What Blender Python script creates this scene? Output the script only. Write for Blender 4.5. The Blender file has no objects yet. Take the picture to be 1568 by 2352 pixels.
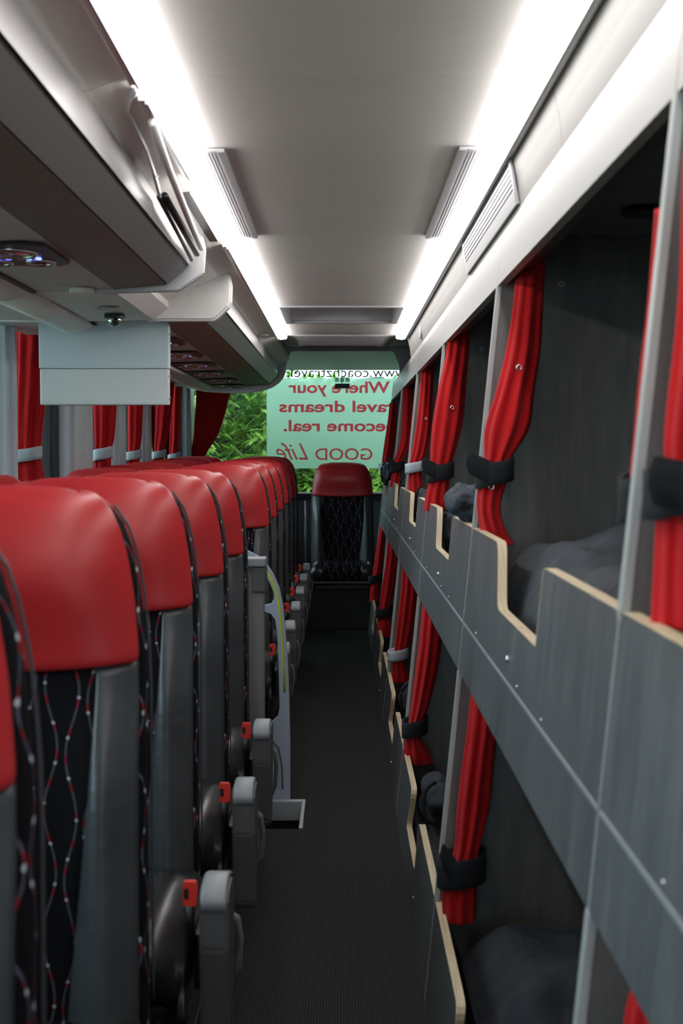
import bpy, bmesh, math, random
from mathutils import Vector, Matrix, noise
random.seed(7)
S = bpy.context.scene
COL = S.collection
PI = math.pi
CZ = 1.41                 # eye height above the aisle floor
F = 3000.0                # focal length in pixels of the 1568 px wide frame
PITCH = math.atan(133.0/F)

# ------------------------------------------------------------------ camera
cd = bpy.data.cameras.new('camera'); cam = bpy.data.objects.new('camera', cd); COL.objects.link(cam)
cam.location = (0, 0, CZ); cam.rotation_euler = (PI/2-PITCH, 0, 0)
cd.sensor_fit = 'HORIZONTAL'; cd.sensor_width = 14.8; cd.lens = 14.8*F/1568
cd.clip_start = 0.05; cd.clip_end = 200
cd.dof.use_dof = True; cd.dof.focus_distance = 6.5; cd.dof.aperture_fstop = 3.8
S.camera = cam
# ------------------------------------------------------------------ world, exposure
w = bpy.data.worlds.new('overcast_sky'); S.world = w; w.use_nodes = True
nt = w.node_tree; bg = nt.nodes['Background']
bg.inputs['Color'].default_value = (0.70, 0.86, 1.0, 1); bg.inputs['Strength'].default_value = 3.0
S.view_settings.view_transform = 'Standard'; S.view_settings.look = 'None'
S.view_settings.gamma = 1; S.view_settings.exposure = 0.95; S.view_settings.use_curve_mapping = False
STRIP_POWER = 7.5
sl = bpy.data.lights.new('daylight', 'SUN'); sl.energy = 2.6; sl.angle = 0.8; sl.color = (1, .97, .9)
so = bpy.data.objects.new('daylight', sl); COL.objects.link(so); so.rotation_euler = (math.radians(38), 0, math.radians(-25)); so.location = (0, -5, 8)

# ------------------------------------------------------------------ materials
def newmat(name, col, rough=.5, metal=0, spec=.5, emit=None, es=0, sheen=0, coat=0):
    m = bpy.data.materials.new(name); m.use_nodes = True
    b = m.node_tree.nodes['Principled BSDF']
    b.inputs['Base Color'].default_value = (*col, 1); b.inputs['Roughness'].default_value = rough
    b.inputs['Metallic'].default_value = metal; b.inputs['Specular IOR Level'].default_value = spec
    if sheen: b.inputs['Sheen Weight'].default_value = sheen
    if coat: b.inputs['Coat Weight'].default_value = coat
    if emit: b.inputs['Emission Color'].default_value = (*emit, 1); b.inputs['Emission Strength'].default_value = es
    return m
class NB:                                       # small node builder
    def __init__(s, m): s.t = m.node_tree; s.b = s.t.nodes['Principled BSDF']
    def n(s, ty, **kw):
        x = s.t.nodes.new(ty)
        for k, v in kw.items(): setattr(x, k, v)
        return x
    def put(s, sock, v):
        if isinstance(v, (int, float)): sock.default_value = v
        else: s.t.links.new(v, sock)
    def m(s, op, a, b=0, c=0):
        x = s.n('ShaderNodeMath', operation=op); s.put(x.inputs[0], a); s.put(x.inputs[1], b); s.put(x.inputs[2], c); return x.outputs[0]
    def coord(s, which='Object'): return s.n('ShaderNodeTexCoord').outputs[which]
    def mapping(s, v, sc):
        x = s.n('ShaderNodeMapping'); x.inputs['Scale'].default_value = sc; s.t.links.new(v, x.inputs[0]); return x.outputs[0]
    def noise(s, v, scale, detail=4, rough=.55):
        x = s.n('ShaderNodeTexNoise'); x.inputs['Scale'].default_value = scale; x.inputs['Detail'].default_value = detail
        x.inputs['Roughness'].default_value = rough; s.t.links.new(v, x.inputs['Vector']); return x.outputs[0]
    def ramp(s, f, stops):
        x = s.n('ShaderNodeValToRGB'); s.t.links.new(f, x.inputs[0]); e = x.color_ramp.elements
        while len(e) < len(stops): e.new(.5)
        for i, (p, c) in enumerate(stops): e[i].position = p; e[i].color = (*c, 1)
        return x.outputs[0]
    def bump(s, h, st, dist=.01):
        x = s.n('ShaderNodeBump'); x.inputs['Strength'].default_value = st; x.inputs['Distance'].default_value = dist
        s.t.links.new(h, x.inputs['Height']); s.t.links.new(x.outputs[0], s.b.inputs['Normal'])
    def color(s, c): s.t.links.new(c, s.b.inputs['Base Color'])
def noisy(name, c1, c2, scale=(1, 1, 1), ns=8, rough=.5, bump=0, bd=.004, bs=None, **k):
    m = newmat(name, c1, rough, **k); n = NB(m); co = n.mapping(n.coord(), scale)
    f = n.noise(co, ns); n.color(n.ramp(f, [(.3, c1), (.7, c2)]))
    if bump: n.bump(n.noise(co, bs or ns*3), bump, bd)
    return m
M = {}
M['ceiling'] = noisy('ceiling_panel', (.76, .73, .71), (.80, .77, .75), ns=3, rough=.55)
M['beige'] = noisy('moulded_beige_plastic', (.74, .71, .69), (.78, .75, .73), ns=40, rough=.5)
M['sidepanel'] = newmat('side_ceiling_panel', (.29, .275, .265), .5)
M['cream'] = newmat('cream_plastic', (.86, .83, .78), .5)
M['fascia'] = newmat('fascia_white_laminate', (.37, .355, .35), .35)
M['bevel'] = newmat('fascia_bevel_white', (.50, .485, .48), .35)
M['hood'] = noisy('grey_plastic', (.50, .50, .515), (.54, .54, .555), ns=60, rough=.5)
M['hood_lit'] = newmat('hood_grey_brightened', (.78, .78, .79), .5)  # hood plastic brightened in colour, stands in for light missing on the arch
M['rackdark'] = noisy('rack_grey_panel', (.21, .205, .205), (.235, .23, .23), ns=120, rough=.42)
M['racklow'] = noisy('rack_lower_grey_panel', (.16, .17, .16), (.18, .19, .18), ns=120, rough=.5)
M['underside'] = newmat('rack_underside_grey', (.58, .57, .57), .55)
M['black'] = newmat('black_plastic', (.012, .012, .013), .4)
M['rubber'] = newmat('black_rubber', (.02, .02, .02), .7)
M['alu'] = newmat('brushed_aluminium', (.60, .62, .64), .32, metal=.6)
M['trimgrey'] = newmat('pale_grey_edge_trim', (.42, .44, .43), .4)
M['steel'] = newmat('chrome', (.8, .82, .84), .18, metal=1)
M['pillar'] = noisy('window_pillar_grey', (.56, .61, .66), (.62, .67, .71), scale=(1, 1, .1), ns=10, rough=.4)
M['wall'] = newmat('wall_lining_dark_grey', (.10, .10, .11), .7)
M['greyplastic'] = noisy('armrest_grey_plastic', (.085, .082, .084), (.095, .092, .094), ns=150, rough=.42)
M['piping'] = newmat('dark_grey_piping', (.05, .05, .055), .5)
M['capgrey'] = newmat('light_grey_plastic', (.26, .27, .29), .4)
M['buckle'] = newmat('seatbelt_buckle_red', (.75, .04, .025), .4)
M['taupe'] = newmat('taupe_partition_laminate', (.19, .18, .17), .5)
M['handrail'] = newmat('grey_blue_moulded_plastic', (.36, .41, .50), .35)
M['yellow'] = newmat('yellow_grip_stripe', (.50, .56, .02), .4)
M['tv'] = newmat('screen_housing_grey', (.50, .57, .60), .45)
M['tv2'] = newmat('screen_lower_housing', (.58, .60, .59), .45)
M['white'] = newmat('white_plastic', (.8, .8, .78), .4)
M['light'] = newmat('led_diffuser', (.9, .9, .9), .5, emit=(1, .97, .95), es=STRIP_POWER)
M['blue_led'] = newmat('blue_led', (.05, .05, .8), .5, emit=(.12, .15, 1), es=3)
M['vent'] = newmat('vent_grey_plastic', (.36, .36, .375), .4)
M['ventdark'] = newmat('vent_slot_dark', (.04, .04, .045), .6)
# red seat leather
m = M['redleather'] = newmat('red_leather', (.50, .014, .016), .36); n = NB(m); co = n.coord()
n.color(n.ramp(n.noise(co, 7), [(.3, (.42, .018, .021)), (.7, (.54, .026, .030))])); n.bump(n.noise(co, 220, 3), .12, .002)
m = M['greyleather'] = newmat('grey_leather', (.060, .066, .072), .34); n = NB(m); co = n.coord()
n.color(n.ramp(n.noise(co, 9), [(.3, (.052, .057, .062)), (.7, (.075, .081, .088))]))
n.bump(n.m('ADD', n.noise(n.mapping(co, (4, 4, 14)), 3), n.m('MULTIPLY', n.noise(co, 260, 3), .15)), .25, .006)
m = M['blackleather'] = newmat('black_leather', (.022, .021, .022), .3); n = NB(m); co = n.coord(); n.bump(n.noise(co, 12), .2, .006)
# wavy-line seat fabric
def wavy(name, base, ax, spacing=.033, amp=.30, lam=.19, th=.036):
    m = newmat(name, base, .9, spec=.12); n = NB(m)
    sp = n.n('ShaderNodeSeparateXYZ'); n.t.links.new(n.coord(), sp.inputs[0]); z = sp.outputs[2]; x = sp.outputs[ax]
    u = n.m('ADD', n.m('DIVIDE', x, spacing), .5); fl = n.m('FLOOR', u); fr = n.m('SUBTRACT', n.m('SUBTRACT', u, fl), .5)
    par = n.m('SUBTRACT', n.m('MULTIPLY', n.m('ABSOLUTE', n.m('MODULO', fl, 2)), 2), 1)
    ph = n.m('MULTIPLY', fl, 1.1)
    a = n.m('SINE', n.m('ADD', n.m('MULTIPLY', z, 2*PI/lam), n.m('MULTIPLY', ph, .35)))
    off = n.m('MULTIPLY', n.m('MULTIPLY', a, amp), par)
    d = n.m('ABSOLUTE', n.m('SUBTRACT', fr, off))
    line = n.m('LESS_THAN', d, th)
    dash = n.m('GREATER_THAN', n.m('SINE', n.m('ADD', n.m('MULTIPLY', z, 150), ph)), .55)
    zz = n.m('SUBTRACT', n.m('FRACT', n.m('ADD', n.m('DIVIDE', z, .061), n.m('MULTIPLY', fl, .37))), .5)
    dz = n.m('MULTIPLY', zz, .061/spacing)
    dot = n.m('LESS_THAN', n.m('SQRT', n.m('ADD', n.m('MULTIPLY', dz, dz), n.m('MULTIPLY', d, d))), th*1.9)
    def mix(f, c1, c2):
        q = n.n('ShaderNodeMix', data_type='RGBA'); n.t.links.new(f, q.inputs[0])
        for i, c in ((6, c1), (7, c2)):
            if isinstance(c, tuple): q.inputs[i].default_value = (*c, 1)
            else: n.t.links.new(c, q.inputs[i])
        return q.outputs[2]
    lc = mix(dash, (.10, .10, .14), (.30, .02, .03))
    c = mix(line, base, lc); c = mix(dot, c, (.55, .58, .65)); n.color(c)
    n.bump(n.noise(n.coord(), 500, 2), .2, .001)
    return m
M['fabric'] = wavy('black_wavy_line_fabric', (.006, .006, .008), 0)
M['fabricside'] = wavy('black_wavy_line_side_fabric', (.005, .005, .007), 1, spacing=.045, amp=.34, lam=.15, th=.05)
# curtains
m = M['curtain'] = newmat('red_curtain_cloth', (.5, .010, .012), .9, sheen=.08, spec=.15); n = NB(m); co = n.coord()
n.color(n.ramp(n.noise(n.mapping(co, (1, 1, .25)), 12), [(.3, (.42, .007, .009)), (.7, (.54, .012, .014))])); n.bump(n.noise(n.mapping(co, (1, 1, .15)), 30), .3, .006)
M['velcro'] = noisy('black_velcro', (.006, .007, .010), (.012, .014, .018), ns=300, rough=.95, bump=.3)
M['velcrogrey'] = noisy('grey_velcro', (.42, .47, .52), (.50, .55, .60), ns=200, rough=.9, bump=.2)
# carpet
m = M['carpet'] = newmat('ribbed_dark_carpet', (.02, .02, .02), .95, spec=.1); n = NB(m); co = n.coord()
sp = n.n('ShaderNodeSeparateXYZ'); n.t.links.new(co, sp.inputs[0])
rib = n.m('SINE', n.m('MULTIPLY', sp.outputs[0], 2*PI/.0075))
f = n.m('ADD', n.m('MULTIPLY', rib, .13), n.noise(co, 260, 3, .7))
n.color(n.ramp(f, [(.30, (.010, .010, .010)), (.62, (.040, .041, .041)), (.85, (.11, .106, .10))])); n.bump(f, .6, .004)
m = M['carpetplain'] = noisy('plain_dark_carpet', (.022, .023, .024), (.034, .035, .036), ns=300, rough=.95, bump=.3)
# bunk laminate: grey wood grain, vertical streaks
def laminate(name, c1, c2, c3, rough=.38):
    m = newmat(name, c2, rough); n = NB(m); co = n.coord()
    a = n.noise(n.mapping(co, (6, 14, .9)), 5, 6, .65); b = n.noise(n.mapping(co, (3, 3, .6)), 3)
    f = n.m('ADD', n.m('MULTIPLY', a, .7), n.m('MULTIPLY', b, .3))
    n.color(n.ramp(f, [(.33, c1), (.5, c2), (.66, c3)])); n.bump(a, .05, .003)
    return m
M['laminate'] = laminate('grey_wood_laminate', (.066, .070, .074), (.108, .113, .118), (.168, .172, .174))
M['postlam'] = laminate('grey_partition_laminate', (.115, .112, .107), (.15, .147, .141), (.195, .191, .184), .5)
m = M['ply'] = newmat('birch_plywood_edge', (.62, .50, .32), .55); n = NB(m); co = n.coord()
n.color(n.ramp(n.noise(n.mapping(co, (60, 2, 2)), 4), [(.3, (.50, .38, .22)), (.6, (.68, .56, .38)), (.8, (.74, .64, .48))]))
M['bunkgrey'] = newmat('bunk_lining_grey', (.17, .175, .175), .8)
def cloth(name, c1, c2): return noisy(name, c1, c2, ns=14, rough=.8, bump=.8, bd=.02, bs=13)
M['duvet'] = cloth('dark_blue_grey_bedding', (.017, .022, .030), (.030, .037, .047))
M['bag'] = cloth('navy_sack_cloth', (.022, .028, .040), (.042, .050, .066))
# leaves
def leafmat(name, c1, c2, c3):
    m = newmat(name, c1, .6); n = NB(m); f = n.noise(n.coord(), 3.5, 5)
    c = n.ramp(f, [(.32, c1), (.52, c2), (.7, c3)]); n.color(c)
    tr = n.n('ShaderNodeBsdfTranslucent'); n.t.links.new(c, tr.inputs[0]); mx = n.n('ShaderNodeMixShader'); mx.inputs[0].default_value = .4
    n.t.links.new(n.b.outputs[0], mx.inputs[1]); n.t.links.new(tr.outputs[0], mx.inputs[2])
    n.t.links.new(mx.outputs[0], n.t.nodes['Material Output'].inputs[0]); return m
M['leaf'] = leafmat('conifer_green', (.035, .10, .018), (.17, .34, .05), (.55, .74, .20))
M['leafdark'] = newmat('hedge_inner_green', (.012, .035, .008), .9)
M['ground'] = noisy('grass', (.05, .10, .03), (.09, .16, .05), ns=20, rough=.95)
# glass / film
def glassmat(name, tint, refl=.12):
    m = bpy.data.materials.new(name); m.use_nodes = True; t = m.node_tree; t.nodes.remove(t.nodes['Principled BSDF'])
    tr = t.nodes.new('ShaderNodeBsdfTransparent'); tr.inputs[0].default_value = (*tint, 1)
    gl = t.nodes.new('ShaderNodeBsdfGlossy'); gl.inputs['Roughness'].default_value = .02
    fr = t.nodes.new('ShaderNodeFresnel'); fr.inputs[0].default_value = 1.5
    mx = t.nodes.new('ShaderNodeMixShader'); t.links.new(fr.outputs[0], mx.inputs[0]); t.links.new(tr.outputs[0], mx.inputs[1]); t.links.new(gl.outputs[0], mx.inputs[2])
    t.links.new(mx.outputs[0], t.nodes['Material Output'].inputs[0]); return m
M['glass'] = glassmat('window_glass', (.86, .92, .90))
def filmmat(name, col, kr):
    m = bpy.data.materials.new(name); m.use_nodes = True; t = m.node_tree; t.nodes.remove(t.nodes['Principled BSDF'])
    rf = t.nodes.new('ShaderNodeBsdfTransparent'); rf.inputs['Color'].default_value = (*col, 1)
    tl = t.nodes.new('ShaderNodeBsdfTranslucent'); tl.inputs[0].default_value = (*col, 1)
    mx = t.nodes.new('ShaderNodeMixShader'); mx.inputs[0].default_value = kr
    t.links.new(rf.outputs[0], mx.inputs[1]); t.links.new(tl.outputs[0], mx.inputs[2]); t.links.new(mx.outputs[0], t.nodes['Material Output'].inputs[0]); return m
M['film'] = filmmat('frosted_window_film', (.74, .90, .78), .70)
def transl(name, c, k=.75):
    m = newmat(name, c, .6); t = m.node_tree; b = t.nodes['Principled BSDF']; tl = t.nodes.new('ShaderNodeBsdfTranslucent'); tl.inputs[0].default_value = (*c, 1)
    mx = t.nodes.new('ShaderNodeMixShader'); mx.inputs[0].default_value = k; t.links.new(b.outputs[0], mx.inputs[1]); t.links.new(tl.outputs[0], mx.inputs[2]); t.links.new(mx.outputs[0], t.nodes['Material Output'].inputs[0]); return m
M['lettering'] = transl('red_lettering', (.95, .30, .34))
M['sticker'] = transl('pale_green_sticker', (.55, .72, .62))
M['greylettering'] = newmat('dark_grey_lettering', (.04, .05, .05), .6)

# ------------------------------------------------------------------ helpers
def link_mesh(name, me, mat, parent=None, smooth=False):
    o = bpy.data.objects.new(name, me); COL.objects.link(o)
    if mat is not None and not me.materials: me.materials.append(mat)
    if smooth:
        for p in me.polygons: p.use_smooth = True
    if parent is not None:
        root = parent
        org = Vector(parent.get('_org', (0, 0, 0)))
        me.transform(Matrix.Translation(-org)); o.parent = parent; o['_org'] = tuple(org)
    return o
def obj(name, bm, mat, parent=None, smooth=False):
    bmesh.ops.recalc_face_normals(bm, faces=bm.faces)
    me = bpy.data.meshes.new(name); bm.to_mesh(me); bm.free(); return link_mesh(name, me, mat, parent, smooth)
def tag(o, label, cat, group=None):
    o['label'] = label; o['category'] = cat
    if group: o['group'] = group
    return o
def thing(name, label, cat, loc=(0, 0, 0), group=None):
    o = bpy.data.objects.new(name, None); COL.objects.link(o); o.location = loc; o.empty_display_size = .1
    o['_org'] = tuple(loc); return tag(o, label, cat, group)
def struct(name, bm, mat, smooth=False, parent=None):
    o = obj(name, bm, mat, parent, smooth)
    if parent is None: o['kind'] = 'structure'
    return o
def B(): return bmesh.new()
def box(bm, x0, x1, y0, y1, z0, z1, bev=0, seg=2):
    t = bmesh.new(); bmesh.ops.create_cube(t, size=1)
    for v in t.verts: v.co = Vector(((x0+x1)/2+v.co.x*(x1-x0), (y0+y1)/2+v.co.y*(y1-y0), (z0+z1)/2+v.co.z*(z1-z0)))
    if bev: bmesh.ops.bevel(t, geom=t.edges[:], offset=bev, segments=seg, affect='EDGES', profile=.6)
    me = bpy.data.meshes.new('t'); t.to_mesh(me); t.free(); bm.from_mesh(me); bpy.data.meshes.remove(me); return bm
def prism(bm, pts, f0, f1):
    """pts 2-D; f0, f1 map (a,b) -> 3-D for either end"""
    a = [bm.verts.new(f0(p)) for p in pts]; b = [bm.verts.new(f1(p)) for p in pts]; n = len(pts)
    bm.faces.new(a); bm.faces.new(b[::-1])
    for i in range(n): bm.faces.new((a[i], a[(i+1) % n], b[(i+1) % n], b[i]))
    return bm
def ext_y(bm, pts, y0, y1): return prism(bm, pts, lambda p: (p[0], y0, p[1]), lambda p: (p[0], y1, p[1]))
def grid(bm, rows, closed=False):
    vs = [[bm.verts.new(p) for p in r] for r in rows]
    for i in range(len(vs)-1):
        n = len(vs[i])
        for j in range(n if closed else n-1):
            k = (j+1) % n
            try: bm.faces.new((vs[i][j], vs[i][k], vs[i+1][k], vs[i+1][j]))
            except ValueError: pass
    return vs
def tube(bm, pts, r, n=10, flat=1.0, cap=True):
    pts = [Vector(p) for p in pts]; rows = []
    for i, p in enumerate(pts):
        d = (pts[min(i+1, len(pts)-1)]-pts[max(i-1, 0)]).normalized()
        a = Vector((0, 0, 1)) if abs(d.z) < .9 else Vector((1, 0, 0))
        u = d.cross(a).normalized(); v = d.cross(u).normalized(); rr = r[i] if isinstance(r, (list, tuple)) else r
        rows.append([p+(u*math.cos(2*PI*k/n)*flat+v*math.sin(2*PI*k/n))*rr for k in range(n)])
    vs = grid(bm, rows, True)
    if cap: bm.faces.new(vs[0]); bm.faces.new(vs[-1][::-1])
    return bm
def disc(bm, c, r, h, axis='z', n=28, sy=1):
    c = Vector(c); ring = []
    for s in (0, 1):
        L = []
        for k in range(n):
            a = 2*PI*k/n; ca, sa = r*math.cos(a), r*sy*math.sin(a)
            q = {'z': (ca, sa, s*h), 'x': (s*h, ca, sa), 'y': (ca, s*h, sa)}[axis]; L.append(bm.verts.new(c+Vector(q)))
        ring.append(L)
    bm.faces.new(ring[0]); bm.faces.new(ring[1][::-1])
    for k in range(n): bm.faces.new((ring[0][k], ring[0][(k+1) % n], ring[1][(k+1) % n], ring[1][k]))
    return bm
def torus(bm, c, R, r, axis='z', n=20, m=8, sy=1):
    rows = []
    for i in range(n):
        a = 2*PI*i/n; row = []
        for j in range(m):
            b = 2*PI*j/m; q = ((R+r*math.cos(b))*math.cos(a), (R+r*math.cos(b))*math.sin(a)*sy, r*math.sin(b))
            q = {'z': q, 'x': (q[2], q[0], q[1]), 'y': (q[0], q[2], q[1])}[axis]; row.append(Vector(c)+Vector(q))
        rows.append(row)
    rows.append(rows[0]); vs = grid(bm, rows, True); bmesh.ops.remove_doubles(bm, verts=bm.verts, dist=1e-6); return bm
def solidify(o, t, off=-1):
    md = o.modifiers.new('s', 'SOLIDIFY'); md.thickness = t; md.offset = off
def subsurf(o, l=1):
    md = o.modifiers.new('ss', 'SUBSURF'); md.levels = l; md.render_levels = l
def copy_tree(o, parent=None):
    c = o.copy(); COL.objects.link(c); c.parent = parent
    for ch in list(o.children): copy_tree(ch, c)
    return c
def smooth01(a, b, x):
    t = max(0, min(1, (x-a)/(b-a))); return t*t*(3-2*t)
def interp(tab, s):
    if s <= tab[0][0]: return tab[0][1]
    for (a, va), (b, vb) in zip(tab, tab[1:]):
        if s <= b: return va+(vb-va)*(s-a)/(b-a)
    return tab[-1][1]
sp_, cp_ = math.sin(PITCH), math.cos(PITCH)
def W(px, py, Y):                                # point at depth Y seen at photo pixel (px, py)
    dx, dz, dy = px-784.0, -(py-1176.0), F
    wy = dy*cp_+dz*sp_; wz = -dy*sp_+dz*cp_; k = Y/wy
    return Vector((dx*k, Y, CZ+wz*k))
def FX(z): return .35+.097*(z-CZ)                # the bunk front leans outwards with height
ORD = ['first', 'second', 'third', 'fourth', 'fifth', 'sixth', 'seventh', 'eighth', 'ninth', 'tenth', 'eleventh', 'twelfth']

# ------------------------------------------------------------------ room shell
CEIL = CZ+.70
LW, RW, YE, Y0 = -1.34, 1.14, 11.6, -4.5
# floor with the stairwell opening
bm = B(); fx0, fx1, fy0, fy1 = -.62, -.16, 4.86, 5.25
box(bm, LW, RW, Y0, fy0, -.05, 0); box(bm, LW, RW, fy1, YE, -.05, 0); box(bm, LW, fx0, fy0, fy1, -.05, 0); box(bm, fx1, RW, fy0, fy1, -.05, 0)
struct('floor', bm, M['carpet'])
bm = B(); box(bm, fx0-.02, fx0, fy0-.02, fy1+.02, -.5, -.052); box(bm, fx1, fx1+.02, fy0-.02, fy1+.02, -.5, -.052); box(bm, fx0, fx1, fy0-.02, fy0, -.5, -.052); box(bm, fx0, fx1, fy1, fy1+.02, -.5, -.052); box(bm, fx0, fx1, fy0, fy1, -.52, -.5)
struct('trim_1', bm, M['black'])
bm = B(); box(bm, fx1-.001, fx1+.014, fy0, fy1+.014, -.05, .006, .002); box(bm, fx0, fx1, fy1-.01, fy1+.014, -.05, .006, .002); box(bm, fx0, fx1, fy1-.012, fy1-.001, -.075, -.0)
struct('trim_2', bm, M['alu'])
# rear plinth under the far seat
bm = B(); box(bm, -.30, .27, 10.46, 11.45, 0, .37, .012)
struct('trim_3', bm, M['carpetplain'])
bm = B(); box(bm, RW, RW+.05, Y0, YE, -.05, 2.3); struct('wall_right', bm, M['bunkgrey'])
bm = B(); box(bm, LW, RW, Y0-.05, Y0, -.05, .85); box(bm, LW, RW, Y0-.05, Y0, 1.95, 2.3); struct('wall_front', bm, M['wall'])  # unseen front end, added to cut the sky light on the near bays
# left wall below and above the glazing
bm = B(); box(bm, LW-.05, LW, Y0, YE, -.05, .90); box(bm, LW-.05, LW, Y0, YE, 2.03, 2.3); struct('wall_left', bm, M['wall'])
pill = [(-4.5, -4.4), (-1.4, -1.3), (.9, 1.0), (2.9, 3.0), (5.1, 5.25), (6.25, 6.88), (7.53, 7.94), (8.6, 9.0), (11.05, 11.6)]
for i, (a, b) in enumerate(pill):
    bm = B(); box(bm, LW-.05, LW+.035, a, b, .90, 2.03, .008); box(bm, LW+.0, LW+.055, a+.06, min(a+.10, b), .90, 2.03, .006)
    struct('trim_%d' % (4+i), bm, M['pillar'])
for i in range(len(pill)-1):
    a, b = pill[i][1], pill[i+1][0]
    bm = B(); box(bm, LW-.035, LW-.029, a, b, .90, 2.03)
    wn = struct('window_%d' % (i+1), bm, M['glass'])
    bm = B(); box(bm, LW-.04, LW-.01, a, a+.02, .90, 2.03); box(bm, LW-.04, LW-.01, b-.02, b, .90, 2.03); box(bm, LW-.04, LW-.01, a+.02, b-.02, .90, .925)
    obj('window_seal', bm, M['rubber'], wn)
# ceiling: centre panels with narrow joints
J = [Y0, .67, 2.43, 4.19, 5.94, 7.70]
bm = B()
for a, b in zip(J, J[1:]):
    if a < 6.3 < b:
        box(bm, -.36, .36, a+.002, 6.22, CEIL, CEIL+.02); box(bm, -.36, .36, 6.95, b-.002, CEIL, CEIL+.02)
        box(bm, -.36, -.285, 6.22, 6.95, CEIL, CEIL+.02); box(bm, .285, .36, 6.22, 6.95, CEIL, CEIL+.02)
    else: box(bm, -.36, .36, a+.002, b-.002, CEIL, CEIL+.02)
struct('ceiling', bm, M['ceiling'])
bm = B(); box(bm, LW, RW, Y0, YE, CEIL+.17, CEIL+.21); struct('trim_20', bm, M['wall'])
# side ceiling panels (right: short steep panel; left: shelf over the racks)
bm = B()
for a, b in zip(J, J[1:]):
    ext_y(bm, [(.388, CZ+.675), (.4, CZ+.62), (.408, CZ+.555), (.43, CZ+.555), (.43, CZ+.70), (.388, CZ+.70)], a+.002, b-.002)
struct('ceiling.001', bm, M['sidepanel'])
bm = B()
for a, b in ((Y0, 2.405), (2.41, 4.95), (4.95, 5.94), (5.944, 7.7), (7.7, 9.7)):
    ext_y(bm, [(-.388, CZ+.682), (-.42, CZ+.676), (-.46, CZ+.662), (-.54, CZ+.625), (-.66, CZ+.56), (-.80, CZ+.56), (-.80, CZ+.72), (-.388, CZ+.72)], a+.002, b-.002)
struct('ceiling.002', bm, M['cream'])
# rear hood: rising ceiling, arch wall, inner header, rear wall with window
bm = B(); xs = [-1.3+2.5*i/30 for i in range(31)]
def hy(x): return 7.92+1.78*smooth01(.24, .36, abs(x)) if abs(x) < 1 else 9.7
hx = [-1.3+2.4*i/96 for i in range(97)]
grid(bm, [[(x, 7.7+(hy(x)-7.7)*t, CZ+.70+(.0815*hy(x)-.70)*t) for x in hx] for t in [i/6 for i in range(7)]])
o = struct('ceiling.003', bm, M['hood'], True); solidify(o, .02, 1)
def arc(cx, cz, r, a0, a1, n=8): return [(cx+r*math.cos(math.radians(a0+(a1-a0)*i/n)), cz+r*math.sin(math.radians(a0+(a1-a0)*i/n))) for i in range(n+1)]
Ya = 9.7
def wp(px, py, Y=Ya): v = W(px, py, Y); return (v.x, v.z)
Lft = [wp(p, q) for p, q in ((672, 803), (665, 806), (660, 816), (657, 835), (655, 852), (650, 866), (640, 878), (626, 888), (605, 896), (575, 902), (520, 902), (470, 899), (430, 890), (400, 878), (370, 858), (340, 830))]
Rgt = [wp(p, q) for p, q in ((898, 803), (906, 806), (911, 816), (915, 835), (918, 852), (921, 900), (921, 1000))]
poly = [(-1.3, CZ+.80)]+[( -1.3, Lft[-1][1])]+Lft[::-1]+Rgt+[(1.1, Rgt[-1][1]), (1.1, CZ+.80)]
bm = B(); ext_y(bm, poly, Ya, Ya+.10); bmesh.ops.bevel(bm, geom=[e for e in bm.edges if all(abs(v.co.y-Ya) < 1e-5 for v in e.verts)], offset=.012, segments=2, affect='EDGES')
struct('trim_21', bm, M['hood_lit'])
bm = B(); grid(bm, [[(x, Ya+.1+1.72*t, CZ+.775-.035*t) for x in (-1.3, 0, 1.1)] for t in (0, .5, 1)]); o = struct('ceiling.004', bm, M['hood']); solidify(o, .015, 1)
# rear wall (frame round the window)
wl, wr, wb, wt = W(440, 1132, YE).x, .66, W(700, 1132, YE).z, W(700, 849, YE).z
inner = arc(wr-.05, wt-.05, .05, 0, 90)+arc(W(655, 850, YE).x+.06, wt-.05, .05, 90, 130)+[(wl+.05, wt-.10)]+[(wl, wt-.15), (wl, wb), (wr, wb)]
bm = B(); box(bm, LW, wl, YE, YE+.08, -.05, 2.3); box(bm, wr, RW, YE, YE+.08, -.05, 2.3); box(bm, wl, wr, YE, YE+.08, -.05, wb-.03); box(bm, wl, wr, YE, YE+.08, wt, 2.3)
struct('wall_back', bm, M['wall'])
bm = B(); box(bm, -1.3, 1.1, YE-.10, YE-.0, wt+.0, CZ+.80, .01); struct('trim_22', bm, M['hood'])
bm = B(); box(bm, wl, wr, YE+.02, YE+.026, wb, wt)
win = struct('window_9', bm, M['glass'])
bm = B(); box(bm, wl, wr, YE-.05, YE+.01, wb-.05, wb, .004); obj('window_frame', bm, M['rubber'], win)
bm = B(); box(bm, wl, wr, YE-.06, YE-.045, wb-.008, wb+.006, .003); obj('chrome_strip', bm, M['alu'], win)

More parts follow.
